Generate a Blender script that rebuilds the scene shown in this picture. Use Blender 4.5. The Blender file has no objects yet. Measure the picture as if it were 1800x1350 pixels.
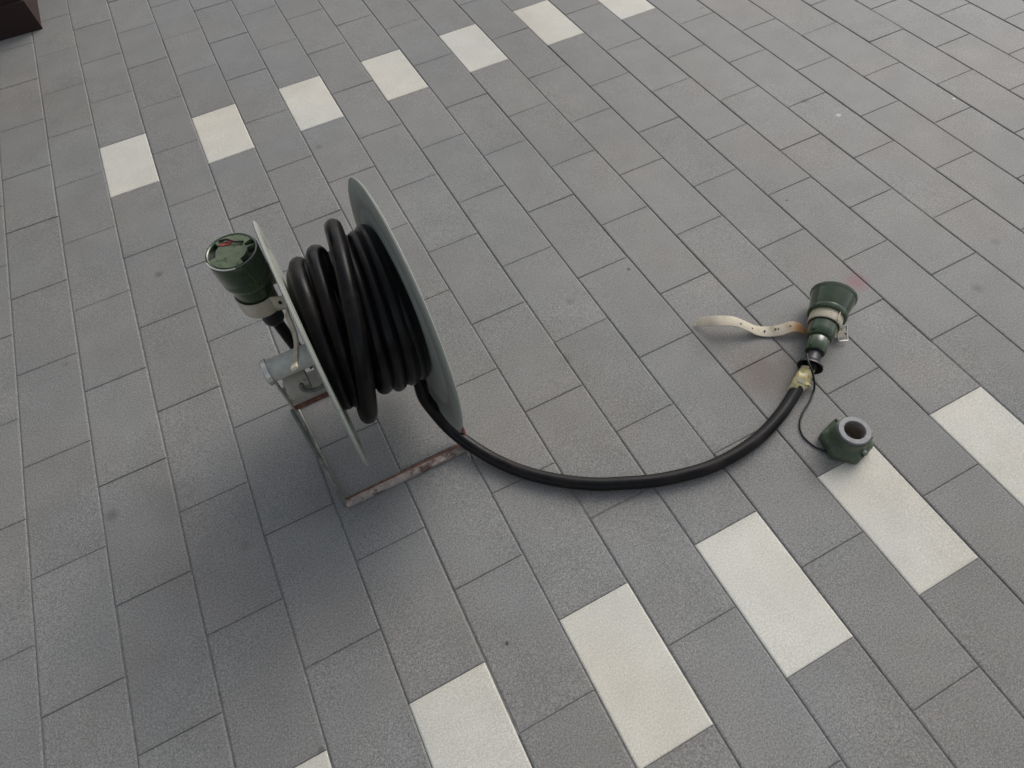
import bpy, bmesh, math, random
from mathutils import Vector, Matrix
random.seed(11)
sc = bpy.context.scene
S = 0.15                                    # one tile width in metres; everything below is laid out in tile widths

# ---------------------------------------------------------------- camera
YAW, PITCH, ROLL, FPX = 0.372068618, 1.00086401, -0.116137518, 1099.34808
CAM = Vector((3.18346686, 0.0, 8.06524609))
cw, sw, cp, sp, ck, sk = math.cos(YAW), math.sin(YAW), math.cos(PITCH), math.sin(PITCH), math.cos(ROLL), math.sin(ROLL)
FW = Vector((sw*cp, cw*cp, -sp)); R0 = Vector((cw, -sw, 0)); U0 = R0.cross(FW)
RT = ck*R0 + sk*U0; UP = -sk*R0 + ck*U0
cam_d = bpy.data.cameras.new('camera'); cam = bpy.data.objects.new('camera', cam_d); sc.collection.objects.link(cam)
cam_d.sensor_width = 36; cam_d.lens = 36*FPX/1800; cam_d.clip_start = 0.02; cam_d.clip_end = 200
M = Matrix.Identity(4)
for i in range(3):
    M[i][0] = RT[i]; M[i][1] = UP[i]; M[i][2] = -FW[i]; M[i][3] = CAM[i]*S
cam.matrix_world = M
sc.camera = cam
def ray(px, py): return RT*((px-900)/FPX) - UP*((py-675)/FPX) + FW
def atz(px, py, z): d = ray(px, py); return CAM + d*((z-CAM.z)/d.z)      # world point at a given height / plane
def atx(px, py, x): d = ray(px, py); return CAM + d*((x-CAM.x)/d.x)
def aty(px, py, y): d = ray(px, py); return CAM + d*((y-CAM.y)/d.y)

# ---------------------------------------------------------------- light
SUN_AZ, SUN_EL = math.radians(62), math.radians(38)      # azimuth from +Y towards +X
w = bpy.data.worlds.new('World'); sc.world = w; w.use_nodes = True
nt = w.node_tree; nt.nodes.clear()
sky = nt.nodes.new('ShaderNodeTexSky'); sky.sky_type = 'NISHITA'; sky.sun_disc = False
sky.sun_elevation = SUN_EL; sky.sun_rotation = SUN_AZ; sky.dust_density = 4.0; sky.air_density = 1.0; sky.ozone_density = 1.0
bg = nt.nodes.new('ShaderNodeBackground'); bg.inputs['Strength'].default_value = 0.15
hs = nt.nodes.new('ShaderNodeHueSaturation'); hs.inputs['Saturation'].default_value = 0.42
wo = nt.nodes.new('ShaderNodeOutputWorld')
nt.links.new(sky.outputs[0], hs.inputs['Color']); nt.links.new(hs.outputs[0], bg.inputs[0]); nt.links.new(bg.outputs[0], wo.inputs[0])
sl = bpy.data.lights.new('sun', 'SUN'); sl.energy = 0.5; sl.angle = math.radians(40); sl.color = (1.0, 0.975, 0.955)
sun = bpy.data.objects.new('sun', sl); sc.collection.objects.link(sun)
sd = Vector((math.sin(SUN_AZ)*math.cos(SUN_EL), math.cos(SUN_AZ)*math.cos(SUN_EL), math.sin(SUN_EL)))
sun.rotation_euler = sd.to_track_quat('Z', 'Y').to_euler(); sun.location = sd*5
sc.view_settings.view_transform = 'Standard'; sc.view_settings.look = 'None'
sc.view_settings.exposure = 0.0; sc.view_settings.gamma = 1.0

# ---------------------------------------------------------------- materials
def mat(name, col, rough=0.6, metal=0.0, var=0.0, vscale=40, bump=0.0, bscale=200, spec=0.5,
        wear=None, wscale=60, wlo=0.62, whi=0.7, wrough=None, coat=0.0):
    m = bpy.data.materials.new(name); m.use_nodes = True; n = m.node_tree.nodes; l = m.node_tree.links
    b = n['Principled BSDF']; b.inputs['Roughness'].default_value = rough; b.inputs['Metallic'].default_value = metal
    b.inputs['Specular IOR Level'].default_value = spec; b.inputs['Coat Weight'].default_value = coat
    geo = n.new('ShaderNodeNewGeometry')
    rgb = n.new('ShaderNodeRGB'); rgb.outputs[0].default_value = (*col, 1); out = rgb.outputs[0]
    if var:
        t = n.new('ShaderNodeTexNoise'); t.inputs['Scale'].default_value = vscale; t.inputs['Detail'].default_value = 6
        l.new(geo.outputs['Position'], t.inputs['Vector'])
        r = n.new('ShaderNodeMapRange'); r.inputs[1].default_value = 0.3; r.inputs[2].default_value = 0.7
        r.inputs[3].default_value = 1-var; r.inputs[4].default_value = 1+var; l.new(t.outputs[0], r.inputs[0])
        mx = n.new('ShaderNodeVectorMath'); mx.operation = 'SCALE'; l.new(out, mx.inputs[0]); l.new(r.outputs[0], mx.inputs['Scale']); out = mx.outputs[0]
    if wear:
        t = n.new('ShaderNodeTexNoise'); t.inputs['Scale'].default_value = wscale; t.inputs['Detail'].default_value = 8; t.inputs['Roughness'].default_value = 0.65
        l.new(geo.outputs['Position'], t.inputs['Vector'])
        r = n.new('ShaderNodeMapRange'); r.inputs[1].default_value = wlo; r.inputs[2].default_value = whi; l.new(t.outputs[0], r.inputs[0])
        mx = n.new('ShaderNodeMix'); mx.data_type = 'RGBA'; l.new(r.outputs[0], mx.inputs[0]); l.new(out, mx.inputs[6]); mx.inputs[7].default_value = (*wear, 1); out = mx.outputs[2]
        if wrough is not None:
            q = n.new('ShaderNodeMapRange'); q.inputs[3].default_value = rough; q.inputs[4].default_value = wrough; l.new(r.outputs[0], q.inputs[0]); l.new(q.outputs[0], b.inputs['Roughness'])
    l.new(out, b.inputs['Base Color'])
    if bump:
        t = n.new('ShaderNodeTexNoise'); t.inputs['Scale'].default_value = bscale; t.inputs['Detail'].default_value = 4
        l.new(geo.outputs['Position'], t.inputs['Vector'])
        bp = n.new('ShaderNodeBump'); bp.inputs['Strength'].default_value = bump; bp.inputs['Distance'].default_value = 0.001
        l.new(t.outputs[0], bp.inputs['Height']); l.new(bp.outputs[0], b.inputs['Normal'])
    return m

def tile_mat(name, col, speck, rough, stains_shadows, spread=0.05):
    m = bpy.data.materials.new(name); m.use_nodes = True; n = m.node_tree.nodes; l = m.node_tree.links
    b = n['Principled BSDF']; b.inputs['Specular IOR Level'].default_value = 0.35
    geo = n.new('ShaderNodeNewGeometry'); oi = n.new('ShaderNodeObjectInfo')
    def noise(scale, detail=2, rg=0.5):
        t = n.new('ShaderNodeTexNoise'); t.inputs['Scale'].default_value = scale; t.inputs['Detail'].default_value = detail; t.inputs['Roughness'].default_value = rg
        l.new(geo.outputs['Position'], t.inputs['Vector']); return t.outputs[0]
    def mr(s, a, b_, c, d):
        r = n.new('ShaderNodeMapRange'); r.inputs[1].default_value = a; r.inputs[2].default_value = b_; r.inputs[3].default_value = c; r.inputs[4].default_value = d; l.new(s, r.inputs[0]); return r.outputs[0]
    def mul(a, b_):
        q = n.new('ShaderNodeMath'); q.operation = 'MULTIPLY'; l.new(a, q.inputs[0]); l.new(b_, q.inputs[1]); return q.outputs[0]
    f = mul(mr(noise(300, 2, 0.7), 0.3, 0.7, 1-speck, 1+speck), mr(noise(700, 1), 0.3, 0.7, 1-speck, 1+speck))
    f = mul(f, mr(noise(9, 5, 0.6), 0.3, 0.7, 0.93, 1.07))
    f = mul(f, mr(noise(1.7, 3), 0.3, 0.7, 0.93, 1.07))
    f = mul(f, mr(oi.outputs['Random'], 0, 1, 1-spread, 1+spread))
    tc = n.new('ShaderNodeTexCoord'); sx = n.new('ShaderNodeSeparateXYZ'); l.new(tc.outputs['Object'], sx.inputs[0])
    ab = n.new('ShaderNodeMath'); ab.operation = 'ABSOLUTE'; l.new(sx.outputs[0], ab.inputs[0])
    ay = n.new('ShaderNodeMath'); ay.operation = 'ABSOLUTE'; l.new(sx.outputs[1], ay.inputs[0])
    mxm = n.new('ShaderNodeMath'); mxm.operation = 'MAXIMUM'; l.new(ab.outputs[0], mxm.inputs[0]); l.new(ay.outputs[0], mxm.inputs[1])
    wb = n.new('ShaderNodeMath'); wb.operation = 'MULTIPLY_ADD'; l.new(noise(40, 4, 0.7), wb.inputs[0]); wb.inputs[1].default_value = 0.016; l.new(mxm.outputs[0], wb.inputs[2])
    f = mul(f, mr(wb.outputs[0], 0.077, 0.085, 1.0, 0.90))
    rgb = n.new('ShaderNodeRGB'); rgb.outputs[0].default_value = (*col, 1)
    mx = n.new('ShaderNodeVectorMath'); mx.operation = 'SCALE'; l.new(rgb.outputs[0], mx.inputs[0]); l.new(f, mx.inputs['Scale']); out = mx.outputs[0]
    # faint warm / cool drift of the ceramic
    mc = n.new('ShaderNodeMix'); mc.data_type = 'RGBA'; mc.blend_type = 'MULTIPLY'; l.new(mr(noise(2.6, 2), 0.42, 0.6, 0, 1), mc.inputs[0]); l.new(out, mc.inputs[6]); mc.inputs[7].default_value = (1.03, 0.995, 0.965, 1); out = mc.outputs[2]
    for (p, rad, c, k) in stains_shadows:
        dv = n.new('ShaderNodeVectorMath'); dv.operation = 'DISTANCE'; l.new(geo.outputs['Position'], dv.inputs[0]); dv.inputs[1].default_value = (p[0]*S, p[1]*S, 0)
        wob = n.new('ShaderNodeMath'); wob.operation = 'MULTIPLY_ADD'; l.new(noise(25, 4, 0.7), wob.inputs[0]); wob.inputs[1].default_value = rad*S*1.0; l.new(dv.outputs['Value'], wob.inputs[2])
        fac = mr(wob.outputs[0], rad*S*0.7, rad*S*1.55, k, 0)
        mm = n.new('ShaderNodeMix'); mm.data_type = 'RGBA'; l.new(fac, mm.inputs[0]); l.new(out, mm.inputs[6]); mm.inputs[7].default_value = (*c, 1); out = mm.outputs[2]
    l.new(out, b.inputs['Base Color'])
    l.new(mr(noise(14, 4), 0.3, 0.7, rough-0.01, rough+0.03), b.inputs['Roughness'])
    bp = n.new('ShaderNodeBump'); bp.inputs['Strength'].default_value = 0.35; bp.inputs['Distance'].default_value = 0.0006
    l.new(noise(700, 2), bp.inputs['Height']); l.new(bp.outputs[0], b.inputs['Normal'])
    return m

def fp(px, py): p = atz(px, py, 0); return (p.x, p.y)
STAINS_SHADOWS = [(fp(1340, 655), 0.6, (0.13, 0.095, 0.07), 0.62), (fp(1506, 496), 0.24, (0.27, 0.12, 0.14), 0.7),
          (fp(1255, 610), 0.4, (0.14, 0.125, 0.105), 0.4), (fp(1440, 830), 0.3, (0.12, 0.11, 0.09), 0.4),  # brown patches painting the shadows of strap and cap on the tiles
          (fp(560, 880), 0.5, (0.15, 0.135, 0.12), 0.35), (fp(300, 870), 0.5, (0.15, 0.135, 0.12), 0.35), (fp(1010, 870), 0.22, (0.14, 0.12, 0.10), 0.35), (fp(280, 482), 0.1, (0.08, 0.08, 0.08), 0.6), (fp(1383, 352), 0.035, (0.03, 0.03, 0.03), 0.9), (fp(1105, 473), 0.04, (0.04, 0.04, 0.04), 0.9),  # brown patches paint reel and cable shadow; small dark ones are gum spots
          (fp(891, 1131), 0.03, (0.05, 0.03, 0.02), 0.9), (fp(1474, 202), 0.06, (0.6, 0.6, 0.6), 0.8), (fp(1677, 173), 0.03, (0.8, 0.8, 0.8), 0.9),
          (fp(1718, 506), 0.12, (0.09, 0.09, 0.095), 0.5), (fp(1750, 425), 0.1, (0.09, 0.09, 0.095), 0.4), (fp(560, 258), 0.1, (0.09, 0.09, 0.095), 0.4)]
rs = random.Random(4)
STAINS_SHADOWS += [((rs.uniform(-2, 15), rs.uniform(0, 14)), rs.uniform(.03, .13), (0.10, 0.098, 0.092), rs.uniform(.25, .7)) for _ in range(14)]
M_GREY = tile_mat('grey_tile', (0.222, 0.222, 0.213), 0.34, 0.60, STAINS_SHADOWS, 0.035)
M_WHITE = tile_mat('white_tile', (0.60, 0.59, 0.52), 0.15, 0.6, [], 0.02)
M_GROUT = mat('grout', (0.185, 0.182, 0.175), 0.9, var=0.3, vscale=60)
M_RUB = mat('black_rubber', (0.004, 0.0036, 0.004), 0.31, spec=0.24, var=0.35, vscale=30, bump=0.2, bscale=90, wear=(0.016, 0.011, 0.009), wscale=14, wlo=0.52, whi=0.68, wrough=0.55)
M_RUBM = mat('matt_rubber', (0.010, 0.009, 0.013), 0.36, var=0.2)
M_GREEN = mat('green_paint', (0.030, 0.055, 0.018), 0.20, var=0.2, vscale=60, bump=0.15, bscale=120, wear=(0.09, 0.10, 0.08), wscale=120, wlo=0.66, whi=0.72, coat=0.9)
M_GREENL = mat('light_green_paint', (0.12, 0.15, 0.085), 0.30, var=0.18, vscale=70, wear=(0.035, 0.05, 0.03), wscale=90, wlo=0.56, whi=0.64)
M_FLANGE = mat('grey_green_paint', (0.32, 0.335, 0.295), 0.65, spec=0.2, var=0.08, vscale=25, bump=0.15, bscale=60, wear=(0.17, 0.15, 0.12), wscale=50, wlo=0.62, whi=0.72)
M_CREAM = mat('cream_paint', (0.46, 0.43, 0.35), 0.55, var=0.12, vscale=40, wear=(0.20, 0.12, 0.08), wscale=70, wlo=0.62, whi=0.7)
M_RUST = mat('rust', (0.17, 0.075, 0.05), 0.85, var=0.35, vscale=90, bump=0.6, bscale=300)
M_WORN = mat('worn_bar', (0.36, 0.30, 0.265), 0.7, var=0.25, vscale=60, bump=0.5, bscale=200, wear=(0.10, 0.06, 0.045), wscale=45, wlo=0.5, whi=0.62)
M_STEEL = mat('dull_steel', (0.56, 0.56, 0.49), 0.55, metal=0.0, var=0.12, vscale=80, wear=(0.25, 0.2, 0.15), wscale=60, wlo=0.66, whi=0.74)
M_ROD = mat('dark_rod', (0.13, 0.135, 0.115), 0.5, metal=0.1, var=0.3, vscale=40, wear=(0.24, 0.24, 0.21), wscale=14, wlo=0.5, whi=0.6)
M_ZINC = mat('zinc', (0.21, 0.215, 0.22), 0.5, metal=0.2, var=0.15, vscale=90, bump=0.2, bscale=300)
M_BRIGHT = mat('bright_metal', (0.7, 0.68, 0.62), 0.3, metal=0.8)
M_HOLE = mat('brown_inside', (0.26, 0.21, 0.17), 0.7, var=0.3, vscale=90)
M_DARK = mat('dark_hole', (0.012, 0.012, 0.012), 0.8)
M_RED = mat('red_mark', (0.26, 0.05, 0.04), 0.6, var=0.35, vscale=200)
M_TAPE = mat('yellow_tape', (0.62, 0.52, 0.22), 0.45, var=0.2, vscale=90, bump=0.5, bscale=150, wear=(0.66, 0.62, 0.48), wscale=70, wlo=0.5, whi=0.6)
M_WALL = mat('dark_wall', (0.028, 0.014, 0.012), 0.95, var=0.4, vscale=300, bump=0.8, bscale=500)
def leather():
    m = mat('pale_leather', (0.58, 0.51, 0.39), 0.6, var=0.10, vscale=60, bump=0.25, bscale=260, wear=(0.40, 0.36, 0.24), wscale=30, wlo=0.5, whi=0.65)
    n = m.node_tree.nodes; l = m.node_tree.links; b = n['Principled BSDF']
    src = b.inputs['Base Color'].links[0].from_socket
    geo = n.new('ShaderNodeNewGeometry'); p = atz(1408, 580, 0.1)
    dv = n.new('ShaderNodeVectorMath'); dv.operation = 'DISTANCE'; l.new(geo.outputs['Position'], dv.inputs[0]); dv.inputs[1].default_value = tuple(p*S)
    r = n.new('ShaderNodeMapRange'); r.inputs[1].default_value = 0.08*S; r.inputs[2].default_value = 0.26*S; r.inputs[3].default_value = 0.85; r.inputs[4].default_value = 0; l.new(dv.outputs['Value'], r.inputs[0])
    mx = n.new('ShaderNodeMix'); mx.data_type = 'RGBA'; l.new(r.outputs[0], mx.inputs[0]); l.new(src, mx.inputs[6]); mx.inputs[7].default_value = (0.36, 0.17, 0.05, 1); l.new(mx.outputs[2], b.inputs['Base Color'])
    return m
M_LEATHER = leather()
M_HEX = mat('dark_green_cast', (0.062, 0.085, 0.050), 0.38, var=0.25, vscale=70, bump=0.3, bscale=120, wear=(0.10, 0.11, 0.09), wscale=110, wlo=0.6, whi=0.68)

# ---------------------------------------------------------------- helpers
def link(name, me, m, parent=None):
    o = bpy.data.objects.new(name, me); sc.collection.objects.link(o)
    if m and not me.materials: me.materials.append(m)
    if parent: o.parent = parent
    return o
def obj(name, bm, m, parent=None, smooth=True, angle=35):
    bmesh.ops.recalc_face_normals(bm, faces=bm.faces)
    off = parent.matrix_world.translation if parent else Vector((0, 0, 0))
    for v in bm.verts: v.co = v.co*S - off
    me = bpy.data.meshes.new(name)
    if smooth:
        for f in bm.faces: f.smooth = True
        a = math.radians(angle)
        for e in bm.edges:
            if len(e.link_faces) == 2 and e.calc_face_angle(0) > a: e.smooth = False
    bm.to_mesh(me); bm.free()
    return link(name, me, m, parent)
def thing(name, label, cat, loc, group=None):
    o = bpy.data.objects.new(name, None); sc.collection.objects.link(o); o.empty_display_size = 0.02
    o.location = Vector(loc)*S; o.matrix_world = Matrix.Translation(Vector(loc)*S)
    o['label'] = label; o['category'] = cat
    if group: o['group'] = group
    return o
def catmull(P, n=10):
    P = [Vector(p) for p in P]; Q = [P[0]*2-P[1]] + P + [P[-1]*2-P[-2]]; out = []
    for i in range(1, len(Q)-2):
        a, b, c, d = Q[i-1:i+3]
        for k in range(n):
            t = k/n; out.append(0.5*((2*b)+(c-a)*t+(2*a-5*b+4*c-d)*t*t+(3*b-a-3*c+d)*t**3))
    out.append(P[-1]); return out
def tube(bm, P, r, seg=12, cap=True):
    P = [Vector(p) for p in P]; rad = r if isinstance(r, (list, tuple)) else [r]*len(P)
    T = [((P[min(i+1, len(P)-1)]-P[max(i-1, 0)]).normalized()) for i in range(len(P))]
    N = T[0].orthogonal().normalized(); rings = []
    for i, p in enumerate(P):
        N = (N - T[i]*N.dot(T[i])).normalized(); B = T[i].cross(N)
        rings.append([bm.verts.new(p + (N*math.cos(2*math.pi*k/seg)+B*math.sin(2*math.pi*k/seg))*rad[i]) for k in range(seg)])
    for a, b in zip(rings, rings[1:]):
        for k in range(seg): bm.faces.new((a[k], a[(k+1) % seg], b[(k+1) % seg], b[k]))
    if cap: bm.faces.new(rings[0]); bm.faces.new(list(reversed(rings[-1])))
    return bm
def lathe(bm, prof, O, A, seg=40, phase=0.0, squash=None):
    """prof: (distance along the axis, radius); r = 0 closes the end"""
    O = Vector(O); A = Vector(A).normalized(); N = A.orthogonal().normalized(); B = A.cross(N); prev = None
    for (t, r) in prof:
        c = O + A*t
        if r <= 1e-6: cur = [bm.verts.new(c)]
        else: cur = [bm.verts.new(c + (N*math.cos(2*math.pi*k/seg+phase)+B*math.sin(2*math.pi*k/seg+phase))*r) for k in range(seg)]
        if prev:
            if len(prev) == 1 and len(cur) > 1:
                for k in range(seg): bm.faces.new((prev[0], cur[k], cur[(k+1) % seg]))
            elif len(cur) == 1 and len(prev) > 1:
                for k in range(seg): bm.faces.new((prev[k], cur[0], prev[(k+1) % seg]))
            elif len(cur) > 1:
                for k in range(seg): bm.faces.new((prev[k], prev[(k+1) % seg], cur[(k+1) % seg], cur[k]))
        prev = cur
    return bm
def box(bm, c, X, Y, Z, bev=0.0):
    """box centred at c with half-axis vectors X, Y, Z"""
    c, X, Y, Z = Vector(c), Vector(X), Vector(Y), Vector(Z)
    b = bmesh.new(); bmesh.ops.create_cube(b, size=2)
    m = Matrix(((X.x, Y.x, Z.x, c.x), (X.y, Y.y, Z.y, c.y), (X.z, Y.z, Z.z, c.z), (0, 0, 0, 1)))
    bmesh.ops.transform(b, matrix=m, verts=b.verts)
    if bev: bmesh.ops.bevel(b, geom=list(b.edges), offset=bev, segments=2, affect='EDGES', profile=0.6)
    t = bpy.data.meshes.new('t'); b.to_mesh(t); b.free(); bm.from_mesh(t); bpy.data.meshes.remove(t); return bm
def ribbon(bm, P, W, th, taper=0.0, crown=0.0):
    """strap: centre line P, width vectors W (full), thickness th; taper > 0 points the first end"""
    n = len(P); rings = []
    for i in range(n):
        T = (P[min(i+1, n-1)]-P[max(i-1, 0)]).normalized(); w_ = W[i] if isinstance(W, list) else W
        w_ = w_ - T*w_.dot(T)*0.0; N = T.cross(w_).normalized(); s = 1.0
        if taper and i < taper: s = 0.25 + 0.75*math.sin(math.pi/2*i/taper)
        h = w_*0.5*s
        rings.append([bm.verts.new(P[i]+h*k+N*(th/2*z)) for (k, z) in ((-1, -.6), (-1, .6), (-.9, 1), (.9, 1), (1, .6), (1, -.6), (.9, -1), (-.9, -1))])
    for a, b in zip(rings, rings[1:]):
        for k in range(8): bm.faces.new((a[k], a[(k+1) % 8], b[(k+1) % 8], b[k]))
    bm.faces.new(rings[0]); bm.faces.new(list(reversed(rings[-1])))
    return bm

# ---------------------------------------------------------------- floor of long grey tiles with two rows of white ones
bm = bmesh.new(); box(bm, (8, 10, -0.118), (24, 0, 0), (0, 26, 0), (0, 0, 0.10))
floor = obj('floor', bm, M_GROUT, smooth=False); floor['kind'] = 'structure'; floor['label'] = 'grey tiled floor with two slanting rows of white tiles'
def tile_mesh(name, m, gx=0.0045, gy=0.0012, bv=0.024, dz=0.011):
    bm = bmesh.new(); rings = []
    for (ix, iy, z) in ((gx+bv, gy+bv*0.3, 0), (gx+bv*0.35, gy+bv*0.1, -dz*0.4), (gx, gy, -dz), (gx, gy, -0.06)):
        rings.append([bm.verts.new((x*S, y*S, z*S)) for x, y in ((ix-.5, iy-.5), (.5-ix, iy-.5), (.5-ix, .5-iy), (ix-.5, .5-iy))])
    bm.faces.new(rings[0])
    for a, b in zip(rings, rings[1:]):
        for k in range(4): bm.faces.new((a[k], b[k], b[(k+1) % 4], a[(k+1) % 4]))
    bmesh.ops.recalc_face_normals(bm, faces=bm.faces)
    me = bpy.data.meshes.new(name); bm.to_mesh(me); bm.free(); me.materials.append(m); return me
ME_G, ME_W = tile_mesh('grey_tile', M_GREY), tile_mesh('white_tile', M_WHITE)
EV = [-5.9, -4.03, -2.15, -0.31, 1.46, 3.35, 5.19, 7.05, 8.93, 10.80, 12.72, 14.53]
while EV[-1] < 33: EV.append(EV[-1]+1.87)
OD = [-6.75, -4.9, -3.05, -1.2, 0.60, 2.40, 4.28, 6.17, 8.03, 9.93, 11.80, 13.66]
while OD[-1] < 33: OD.append(OD[-1]+1.87)
cells = []
for k in range(-14, 31):
    J = EV if k % 2 == 0 else OD
    for a, b in zip(J, J[1:]):
        white = k % 2 == 0 and ((abs(a-12.72) < .05 and -2 < k < 14) or (abs(a+0.31) < .05 and 0 <= k < 16))
        c = Vector((k+0.5, (a+b)/2, 0)); d = c-CAM; z = d.dot(FW)
        px, py = d.dot(RT)/z*FPX, d.dot(UP)/z*FPX
        over = max(abs(px)/900, abs(py)/675) if z > 0 else 9
        near = (c-Vector((8, 6.5, 0))).length
        cells.append((over, near, k, a, b, white))
cells.sort()
rest = bmesh.new(); nt_ = 0
def place(c):
    over, near, k, a, b, white = c
    z = random.uniform(-0.004, 0.003); rx = random.gauss(0, 0.0022); ry = random.gauss(0, 0.0035)
    return Matrix.Translation(Vector((k+0.5+random.uniform(-.003, .003), (a+b)/2, z))*S) @ Matrix.Rotation(rx, 4, 'X') @ Matrix.Rotation(ry, 4, 'Y') @ Matrix.Diagonal((random.uniform(.990, 1.0), (b-a), 1, 1))
ng = nw = 0
for c in cells:
    if c[0] > 4: continue
    if c[5]: me, ok = ME_W, nw < 20; nw += ok
    else: me, ok = ME_G, ng < 278; ng += ok
    mw = place(c)
    if ok:
        o = link('white_tile' if c[5] else 'grey_tile', me, None, floor); o.matrix_world = mw
    else:
        t = me.copy(); t.transform(mw); n0 = len(rest.faces); rest.from_mesh(t); bpy.data.meshes.remove(t)
        rest.faces.ensure_lookup_table()
me = bpy.data.meshes.new('outer_tiles'); rest.to_mesh(me); rest.free(); me.materials.append(M_GREY)
o = link('outer_tiles', me, None, floor); o['kind'] = 'stuff'; o['label'] = 'grey tiles running on beyond the middle of the floor'

# ---------------------------------------------------------------- foot of a dark wall at the far left corner; unseen height added to dim the floor
a = atz(-10, 74, 0); b = atz(74, 50, 0); d = Vector((1, 0, 0)); n_ = Vector((0, 1, 0)); yw = (a.y+b.y)/2
tm = thing('wall', 'dark reddish brown wall in the far top left corner, its unseen height added to dim the floor', 'wall', (b.x-5, yw+1, 0))
bm = bmesh.new(); box(bm, (b.x-6, yw+2.03, 7), (6, 0, 0), (0, 2, 0), (0, 0, 7.01), 0.02); obj('added_masonry', bm, M_WALL, tm)
bm = bmesh.new(); box(bm, (b.x-6, yw, .35), (6.02, 0, 0), (0, .04, 0), (0, 0, .35), 0.01); obj('skirting', bm, M_WALL, tm)

# ---------------------------------------------------------------- cable reel
AX_Y, AX_Z = 5.18, 2.12
XL, XR, RF = 2.722, 3.888, 1.60
reel = thing('cable_reel', 'grey green metal cable reel on a low rusty stand, wound with thick black cable', 'cable reel', (3.2, 5.1, 0))
TILT = Vector((1, 0.015, -0.03)).normalized()
for x in (XL, XR):
    s = 1 if x == XL else -1
    RF = 1.555 if x == XL else 1.63
    bm = bmesh.new()
    lathe(bm, [(-.012*s, 0), (-.012*s, .52), (-.035*s, .56), (-.035*s, .66), (-.012*s, .70), (-.012*s, 1.22), (-.03*s, 1.25), (-.03*s, 1.31), (-.012*s, 1.34), (-.012*s, RF-.04), (-.022*s, RF-.025), (-.026*s, RF), (-.016*s, RF+.012),
               (.0, RF+.008), (.013*s, RF-.02), (.012*s, RF-.06), (.012*s, 1.34), (-.006*s, 1.31), (-.006*s, 1.25), (.012*s, 1.22), (.012*s, .0)], (x, AX_Y, AX_Z), TILT, 96)
    obj('flange', bm, M_FLANGE, reel)
bm = bmesh.new(); lathe(bm, [(-.57, .5), (.57, .5)], (3.305, AX_Y, AX_Z), TILT, 48); obj('drum', bm, M_FLANGE, reel)
# axle hub on the near side, with a square bearing
bm = bmesh.new(); lathe(bm, [(0, 0), (0, .10), (.015, .125), (.03, .14), (.62, .14), (.62, 0)], (2.08, 5.12, 2.10), (1, .015, -.01), 28); obj('hub', bm, M_STEEL, reel)
bm = bmesh.new(); lathe(bm, [(0, .10), (-.02, .145), (.0, .165), (.05, .165), (.055, .14)], (2.10, 5.12, 2.10), (1, .015, -.01), 28); obj('hub_ring', bm, M_BRIGHT, reel)
bm = bmesh.new(); box(bm, (2.36, 5.0, 1.86), (.14, 0, 0), (0, .14, .03), (0, 0, .09), .02); obj('bearing_block', bm, M_CREAM, reel)
# shelf plate under the axle, rusty front edge
sh = bmesh.new(); box(sh, (2.38, 5.28, 1.34), (.25, 0, 0), (-.02, .21, 0.01), (0, 0, .012), .004); plate = obj('bearing_plate', sh, M_CREAM, reel)
bm = bmesh.new(); box(bm, (2.40, 5.055, 1.325), (.25, .0, 0), (0, .016, 0), (0, 0, .035), .008); obj('rusty_edge', bm, M_RUST, reel)
# stand: floor frame, legs, axle end on the far side
bm = bmesh.new(); box(bm, (3.085, 4.222, .028), (.91, 0, 0), (0, .022, 0), (0, 0, .02), .006); obj('rusty_edge', bm, M_RUST, reel)
bm = bmesh.new(); box(bm, (3.085, 4.148, .045), (.93, 0, 0), (0, .05, 0), (0, 0, .035), .012); obj('front_bar', bm, M_WORN, reel)
bm = bmesh.new(); box(bm, (3.02, 6.06, .03), (1.03, 0, 0), (0, .04, 0), (0, 0, .025), .01); obj('rear_bar', bm, M_WORN, reel)
for x, xr_ in ((2.15, 1.99), (4.04, 4.04)):
    bm = bmesh.new(); tube(bm, [(x, 4.13, .04), ((x+xr_)/2, 5.1, .035), (xr_, 6.08, .04)], .022, 10); obj('side_rail', bm, M_ROD, reel)
for (x, xt) in ((2.15, 2.12), (4.04, 4.0)):
    for yb, yt in ((4.15, 5.0), (6.05, 5.36)):
        bm = bmesh.new(); top = (xt, yt, 1.40 if x < 3 else 2.0); tube(bm, [(x if yb < 5 else (2.0 if x < 3 else x), yb, .06), top], .024, 10)
        obj('leg', bm, M_ROD if x < 3 else M_RUST if yb < 5 else M_ROD, reel)
bm = bmesh.new(); lathe(bm, [(0, 0), (0, .09), (.14, .09), (.15, 0)], (3.90, AX_Y, 2.08), TILT, 24); obj('axle_end', bm, M_STEEL, reel)
bm = bmesh.new(); box(bm, (2.12, 5.16, 1.62), (.012, 0, 0), (0, .05, .0), (0, .0, .40), .005); obj('upright', bm, M_CREAM, reel)
# flat crank bar lying against the near flange, hook ring below it
def segbar(p, q, wv, th, m, name, par):
    p, q = Vector(p), Vector(q); d = (q-p)/2; t = d.cross(wv).normalized()*th
    bm = bmesh.new(); box(bm, (p+q)/2, d, Vector(wv)/2, t, min(th*.6, .006)); return obj(name, bm, m, par)
segbar(atx(536, 612, 2.58), atx(570, 682, 2.58), Vector((0.0, .05, .04)), .012, M_CREAM, 'crank_arm', reel)
segbar(atx(512, 575, 2.55), atx(543, 640, 2.58), Vector((0.0, .11, .08)), .014, M_RUST, 'latch_bar', reel)
c0 = atx(553, 672, 2.56); bm = bmesh.new()
tube(bm, [c0+Vector((.16*math.cos(t), .03*math.sin(t), .10*math.sin(t))) for t in [math.radians(150+i*14) for i in range(17)]], .028, 10); obj('hook', bm, M_ROD, reel)

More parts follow.
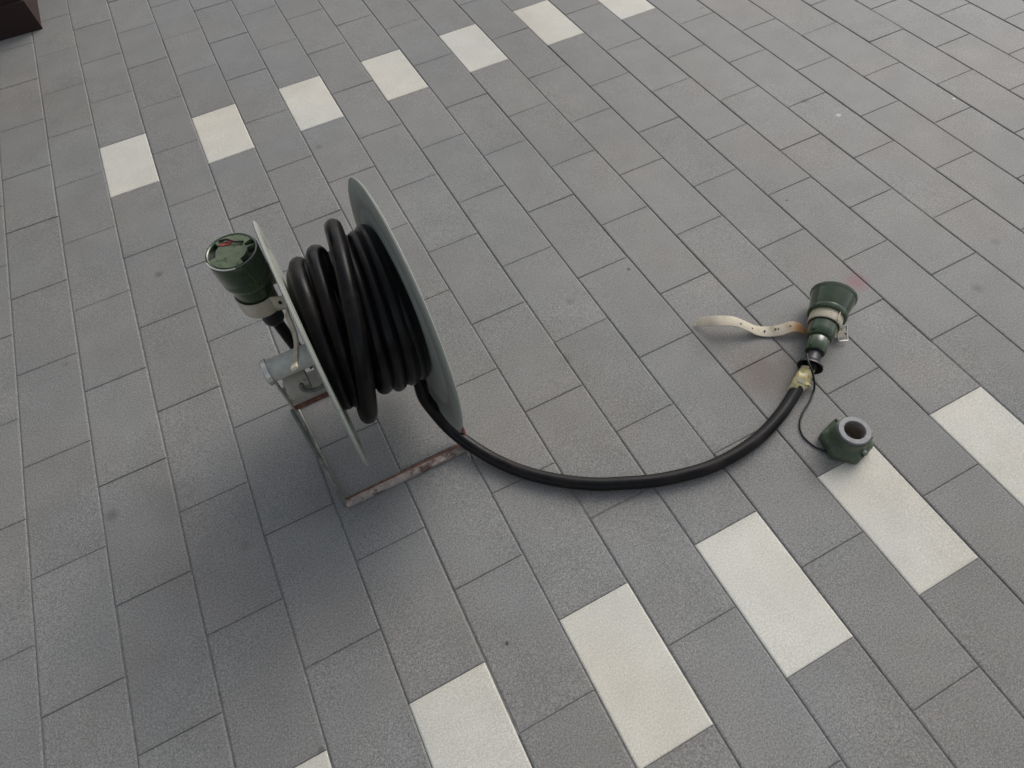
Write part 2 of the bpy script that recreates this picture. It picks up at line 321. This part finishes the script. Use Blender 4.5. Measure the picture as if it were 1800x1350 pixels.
# ---------------------------------------------------------------- the black cable
cab = thing('power_cable', 'thick black rubber cable wound on the reel and trailing over the floor', 'cable', (4.6, 3.3, 0))
YC, ZC, RC = 5.18, 2.27, 0.10
turns = [(2.94, 2.80, .84), (3.16, 2.93, .86), (3.50, 2.95, 1.10), (3.54, 3.28, .87), (3.67, 3.45, .89), (3.83, 3.76, .87), (3.80, 3.62, .90)]
def wind(turns, n=64, end=0.0):
    P = []; N = len(turns)
    for i in range(int(N*n+end*n)):
        u = i/n; k = min(int(u), N-1); f = u-k; nx = turns[min(k+1, N-1)]; cu = turns[k]
        e = min(max((f-.5)*2.0, 0), 1); e = e*e*(3-2*e)
        xt, xb, r = [cu[j]+(nx[j]-cu[j])*e for j in range(3)]
        th = -math.pi*0.5 - 2*math.pi*u           # starts at the bottom, runs over the near side and down the far side
        a = math.cos(th-0.9)
        x = (xt+xb)/2 + (xt-xb)/2*a
        rr = r + 0.012*math.sin(5*th+k*1.7)
        P.append(Vector((x, YC+rr*math.cos(th), ZC+rr*math.sin(th)))); 
    return P
inner = [(2.88+i*.155, 2.82+i*.155, .76) for i in range(6)]
bm = bmesh.new(); tube(bm, wind(inner, 48), RC, 10); obj('inner_turns', bm, M_RUB, cab)
bm = bmesh.new(); W = wind(turns); 
tail = [atz(736, 668, 1.22), atz(746, 698, .90), atz(770, 731, .52), atz(800, 762, .24), atz(850, 797, .12)]
fl = [atz(x, y, .10) for x, y in ((900, 822), (950, 838), (1000, 847), (1050, 851), (1100, 849), (1150, 845), (1200, 835), (1250, 820), (1300, 794), (1340, 764), (1370, 731), (1390, 702))]
obj('wound_turns', tube(bm, W, RC, 14), M_RUB, cab)
path = catmull([W[-6], W[-1], Vector((3.70, 4.98, 1.36))] + tail + fl + [atz(1406, 674, .12), atz(1416, 656, .17), atz(1428, 640, .24)], 10)
bm = bmesh.new(); tube(bm, path, .092, 16); obj('trailing_run', bm, M_RUB, cab)
tp = catmull([atz(1401, 682, .115), atz(1407, 673, .12), atz(1416, 656, .17), atz(1421, 648, .2)], 5)
bm = bmesh.new(); tube(bm, tp, [.097+.014*math.sin(math.pi*min(1, (i+.5)/len(tp)*1.3))*(0.7+.5*random.random()) for i in range(len(tp))], 14)
for v in bm.verts: v.co += Vector((random.uniform(-.008, .008), random.uniform(-.008, .008), random.uniform(-.004, .01)))
obj('tape_wrap', bm, M_TAPE, cab)
for (pa, pb, wd) in ((atz(1402, 672, .24), atz(1388, 688, .10), .10), (atz(1414, 672, .22), atz(1425, 677, .10), .09), (atz(1412, 655, .27), atz(1408, 672, .24), .12)):
    bm = bmesh.new(); dd = (pb-pa); ribbon(bm, catmull([pa, pa*.5+pb*.5+Vector((0, 0, .03)), pb], 4), dd.cross(Vector((0, 0, 1))).normalized()*wd, .008); obj('tape_flap', bm, M_TAPE, cab)

# ---------------------------------------------------------------- connector hung upright on the near flange
C1 = Vector((2.34, 6.28, 0))
pl = thing('cable_connector', 'olive green connector with scuffed round cap, strapped upright to the left reel flange', 'connector', (2.34, 6.28, 1.5), 'green cable connectors')
bm = bmesh.new(); lathe(bm, [(1.94, 0), (1.95, .14), (2.00, .17), (2.03, .215), (2.30, .235), (2.33, .245), (2.50, .25), (2.60, .25)], C1, (0, 0, 1)); obj('barrel', bm, M_GREEN, pl)
bm = bmesh.new(); lathe(bm, [(2.50, .2), (2.505, .275), (2.53, .292), (2.60, .298), (2.63, .292), (2.66, .302), (2.92, .308), (2.955, .308), (2.97, .30), (2.974, .285), (2.965, .272), (2.91, .268), (2.91, 0)], C1, (0, 0, 1), 56); capo = obj('screw_cap', bm, M_GREEN, pl)
bm = bmesh.new(); lathe(bm, [(2.905, .266), (2.914, .266), (2.914, 0)], C1, (0, 0, 1), 40); obj('cap_recess_shade', bm, M_RUBM, pl)  # black disc, shade of the recess painted in
# top plate with two bitten-off edges and a notch
bm = bmesh.new(); N = 120; ring = []
ud = (atz(360, 455, 2.97)-C1-Vector((0, 0, 2.97))); a0 = math.atan2(ud.y, ud.x)       # direction of the left bite
for k in range(N):
    t = 2*math.pi*k/N; r = .266
    def near(t0, wd): return abs((t-t0+math.pi) % (2*math.pi)-math.pi) < wd
    if near(a0-.35, .52): r = .185
    if near(a0+math.pi-.55, .55): r = .185
    if near(a0+math.pi+.25, .16): r = .17
    ring.append((r, t))
lo = [bm.verts.new(C1+Vector((r*math.cos(t), r*math.sin(t), 2.90))) for r, t in ring]; hi = [bm.verts.new(C1+Vector((r*math.cos(t), r*math.sin(t), 2.968))) for r, t in ring]
bm.faces.new(hi)
for k in range(N): bm.faces.new((lo[k], lo[(k+1) % N], hi[(k+1) % N], hi[k]))
obj('cap_plate', bm, M_GREENL, pl, angle=25)
bm = bmesh.new(); tube(bm, [C1+Vector((.303*math.cos(t), .303*math.sin(t), 2.966)) for t in [a0+.25+i*.08 for i in range(18)]], .008, 6); obj('worn_rim', bm, M_BRIGHT, pl)
pc = atz(399, 428, 2.97)
bm = bmesh.new(); pts = [pc+Vector((.085*math.cos(t)*(1+.25*math.sin(3*t)), .035*math.sin(t)*(1+.3*math.cos(5*t)), .006)) for t in [i*math.pi/10 for i in range(20)]]
lo = [bm.verts.new(p-Vector((0, 0, .01))) for p in pts]; hi = [bm.verts.new(p) for p in pts]; bm.faces.new(hi)
for k in range(20): bm.faces.new((lo[k], lo[(k+1) % 20], hi[(k+1) % 20], hi[k]))
obj('red_mark', bm, M_RED, pl)
bm = bmesh.new(); tube(bm, catmull([atz(385, 424, 2.975), atz(399, 421, 3.0), atz(412, 425, 2.995), atz(428, 424, 2.98)], 5), .012, 8); obj('cap_wire', bm, M_DARK, pl)
bm = bmesh.new(); lathe(bm, [(1.66, .0), (1.66, .09), (1.675, .12), (1.71, .14), (1.78, .142), (1.84, .13), (1.90, .125), (1.98, .12)], C1+Vector((.02, .0, .0)), (0, 0, 1), 28); obj('rubber_boot', bm, M_RUBM, pl)
bm = bmesh.new(); tube(bm, catmull([C1+Vector((.02, 0, 1.75)), C1+Vector((.04, -.03, 1.5)), C1+Vector((.08, -.10, 1.15)), C1+Vector((.16, -.2, .85)), C1+Vector((.34, -.3, .75))], 6), .08, 12); obj('cable_end', bm, M_RUB, cab)

st = thing('leather_strap', 'pale leather strap looped round the upright connector on the left flange of the reel', 'strap', C1+Vector((0, 0, 1.9)), 'pale leather straps')
zc = 2.17
P = [C1+Vector((.262*math.cos(t), .262*math.sin(t), zc)) for t in [math.radians(a) for a in range(60, 301, 12)]]
P = [C1+Vector((.37, .24, zc))] + P + [C1+Vector((.33, -.29, zc-.01))]
bm = bmesh.new(); ribbon(bm, P, Vector((0, 0, .25)), .02); obj('loop', bm, M_LEATHER, st)
tail = catmull([C1+Vector((.18, -.24, zc)), C1+Vector((.28, -.28, zc-.03)), atx(505, 552, 2.58), atx(519, 590, 2.60), atx(521, 622, 2.59), atx(517, 648, 2.57)], 8)
bm = bmesh.new(); ribbon(bm, tail, [Vector((.05, .07, .10)).lerp(Vector((.065, .0, .02)), i/(len(tail)-1)) for i in range(len(tail))], .028); obj('strap_tail', bm, M_LEATHER, st)
h = atx(487, 522, 2.54); bm = bmesh.new(); lathe(bm, [(0, 0), (0, .028), (.012, .028), (.012, 0)], C1+Vector((.22, -.262, zc+.02)), (.25, -.95, .1), 12); obj('hole', bm, M_DARK, st)

# ---------------------------------------------------------------- connector lying on the floor
A0, B0 = atz(1425, 641, .21), atz(1465, 521, .335)
ax = (B0-A0); L = ax.length; ax.normalize()
p2 = thing('cable_connector', 'dark green stepped connector lying on the floor at the free end of the cable', 'connector', (9.6, 3.3, 0), 'green cable connectors')
k = L/1.32
bm = bmesh.new(); lathe(bm, [(.22*k, .0), (.22*k, .135), (.24*k, .148), (.46*k, .152), (.48*k, .14), (.49*k, .17), (.52*k, .192), (.60*k, .197), (.84*k, .205), (.92*k, .21)], A0, ax, 48); obj('barrel', bm, M_GREEN, p2)
bm = bmesh.new(); lathe(bm, [(.90*k, .2), (.905*k, .275), (.93*k, .288), (.98*k, .286), (.995*k, .272), (1.02*k, .280), (1.28*k, .322), (1.29*k, .335), (1.325*k, .34), (1.34*k, .33), (1.335*k, .30), (1.1*k, .27), (1.1*k, 0)], A0, ax, 56); obj('coupling_cup', bm, M_GREEN, p2)
bm = bmesh.new(); lathe(bm, [(.05, .0), (.05, .075), (-.035, .155), (-.05, .17), (-.045, .182), (-.02, .178), (.03, .13), (.07, .105), (.20*k, .10), (.21*k, .118), (.24*k, .12)], A0, ax, 36); obj('rubber_boot', bm, M_RUBM, p2)
e = atz(1408, 638, .10); bm = bmesh.new(); bmesh.ops.create_uvsphere(bm, u_segments=16, v_segments=10, radius=.065)
for v in bm.verts: v.co = Vector((v.co.x*1.1, v.co.y*.8, v.co.z*1.2)) + e + Vector((.03, .0, 0))
tube(bm, [e+Vector((.03, 0, .02)), A0-ax*.01], .04, 8)
obj('boot_ear', bm, M_RUBM, p2)

s2 = thing('leather_strap', 'pale perforated leather strap round the lying connector, its wavy tail stretched out on the floor', 'strap', (9.2, 3.5, 0), 'pale leather straps')
N_ = ax.orthogonal().normalized(); B_ = ax.cross(N_); oc = A0+ax*(.82*k)
if N_.z < 0: N_ = -N_
P = [oc + (N_*math.cos(t)+B_*math.sin(t))*.226 for t in [i*2*math.pi/36 for i in range(37)]]
bm = bmesh.new(); ribbon(bm, P, ax*.17, .026); obj('loop', bm, M_LEATHER, s2)
pp = [(1221, 571, .03), (1235, 566, .10), (1262, 564, .20), (1290, 565, .20), (1312, 573, .14), (1330, 581, .06), (1350, 583, .04), (1372, 580, .09), (1392, 574, .13), (1408, 577, .09), (1424, 588, .03), (1440, 596, .02)]
P = catmull([atz(*q) for q in pp], 6); wv = Vector((.36, .93, 0.10)).normalized()*.185
bm = bmesh.new(); ribbon(bm, P, wv, .016, taper=9); obj('strap_tail', bm, M_LEATHER, s2)
for (x, y, z) in ((1302, 570, .17), (1322, 578, .09), (1344, 582.5, .05), (1363, 579, .075), (1368, 579, .08), (1389, 574, .125)):
    bm = bmesh.new(); lathe(bm, [(0, 0), (0, .013), (.016, .013), (.016, 0)], atz(x, y, z), (0, 0, 1), 10); obj('hole', bm, M_DARK, s2)
bk = thing('strap_buckle', 'small bright rectangular buckle beside the lying green connector', 'buckle', atz(1484, 588, 0))
q = [atz(1471, 574, .15), atz(1488, 572, .15), atz(1490, 598, .07), atz(1474, 600, .06)]
bm = bmesh.new(); tube(bm, [q[0], q[1], q[2], q[3], q[0]], .014, 8); obj('buckle_frame', bm, M_BRIGHT, bk)
bm = bmesh.new(); tube(bm, [(q[1]+q[2])/2+Vector((0, 0, .02)), (q[0]+q[3])/2+Vector((0, 0, .02))], .01, 6); obj('prong', bm, M_STEEL, bk)
Pq = catmull([oc+(B_*(1 if B_.dot(Vector((.93, -.36, 0))) > 0 else -1))*.21+Vector((0, 0, .06)), atz(1470, 585, .11), atz(1484, 586, .08)], 4)
bm = bmesh.new(); ribbon(bm, Pq, ax*.16, .018); obj('buckle_tab', bm, M_LEATHER, s2)

# ---------------------------------------------------------------- hexagonal screw cap on the floor and its cord
HC = atz(1503, 756, .40); HC.z = 0
hx = thing('screw_cap', 'dark green hexagonal screw cap with bare grey ring, open end up beside a white tile', 'cap', HC)
def hexring(bm, rows):
    prev = None
    for (r, z, f) in rows:     # f: 1 = hexagon, 0 = circle
        cur = []
        for i in range(48):
            t = 2*math.pi*i/48; u = (t-.25) % (math.pi/3)-math.pi/6
            cur.append(bm.verts.new(HC+Vector((math.cos(t), math.sin(t), 0))*(r*(1-f)+f*r*math.cos(math.pi/6)/math.cos(u))+Vector((0, 0, z))))
        if prev:
            for i in range(48): bm.faces.new((prev[i], prev[(i+1) % 48], cur[(i+1) % 48], cur[i]))
        prev = cur
    return prev
bm = bmesh.new(); hexring(bm, [(.32, .004, .9), (.340, .02, .9), (.345, .11, .9), (.335, .145, .9), (.29, .175, .6), (.255, .20, 0), (.235, .25, 0), (.232, .34, 0), (.222, .355, 0), (.20, .358, 0)]); obj('hex_body', bm, M_HEX, hx, angle=28)
bm = bmesh.new(); lathe(bm, [(.33, .20), (.36, .213), (.392, .213), (.402, .205), (.402, .145), (.392, .135), (.30, .133)], HC, (0, 0, 1), 48); obj('ring', bm, M_ZINC, hx)
bm = bmesh.new(); lathe(bm, [(.39, .134), (.10, .134), (.10, .0)], HC, (0, 0, 1), 40); obj('bore', bm, M_HOLE, hx)
for q in ((1478, 742, .2), (1531, 768, .16), (1512, 792, .16)):
    c = atz(*q); bm = bmesh.new(); rd = (c-HC); rd.z = 0; rd.normalize(); box(bm, HC+rd*.265+Vector((0, 0, .17)), rd*.045, Vector((-rd.y, rd.x, 0))*.04, (0, 0, .035), .012); obj('lug', bm, M_HEX, hx)
tb = atz(1462, 796, .06); bm = bmesh.new(); tube(bm, [tb+(HC-tb).normalized()*.02, tb], .028, 10); obj('cord_stud', bm, M_BRIGHT, hx)
pts = [(1419, 622, .34), (1421, 636, .40), (1427, 652, .34), (1431, 668, .16), (1431, 685, .03), (1424, 705, .02), (1411, 727, .02), (1406, 747, .02), (1412, 766, .02), (1429, 782, .02), (1448, 792, .03), (1462, 797, .05)]
bm = bmesh.new(); tube(bm, catmull([atz(*q) for q in pts], 8), .0145, 8); obj('cord', bm, M_RUBM, hx)
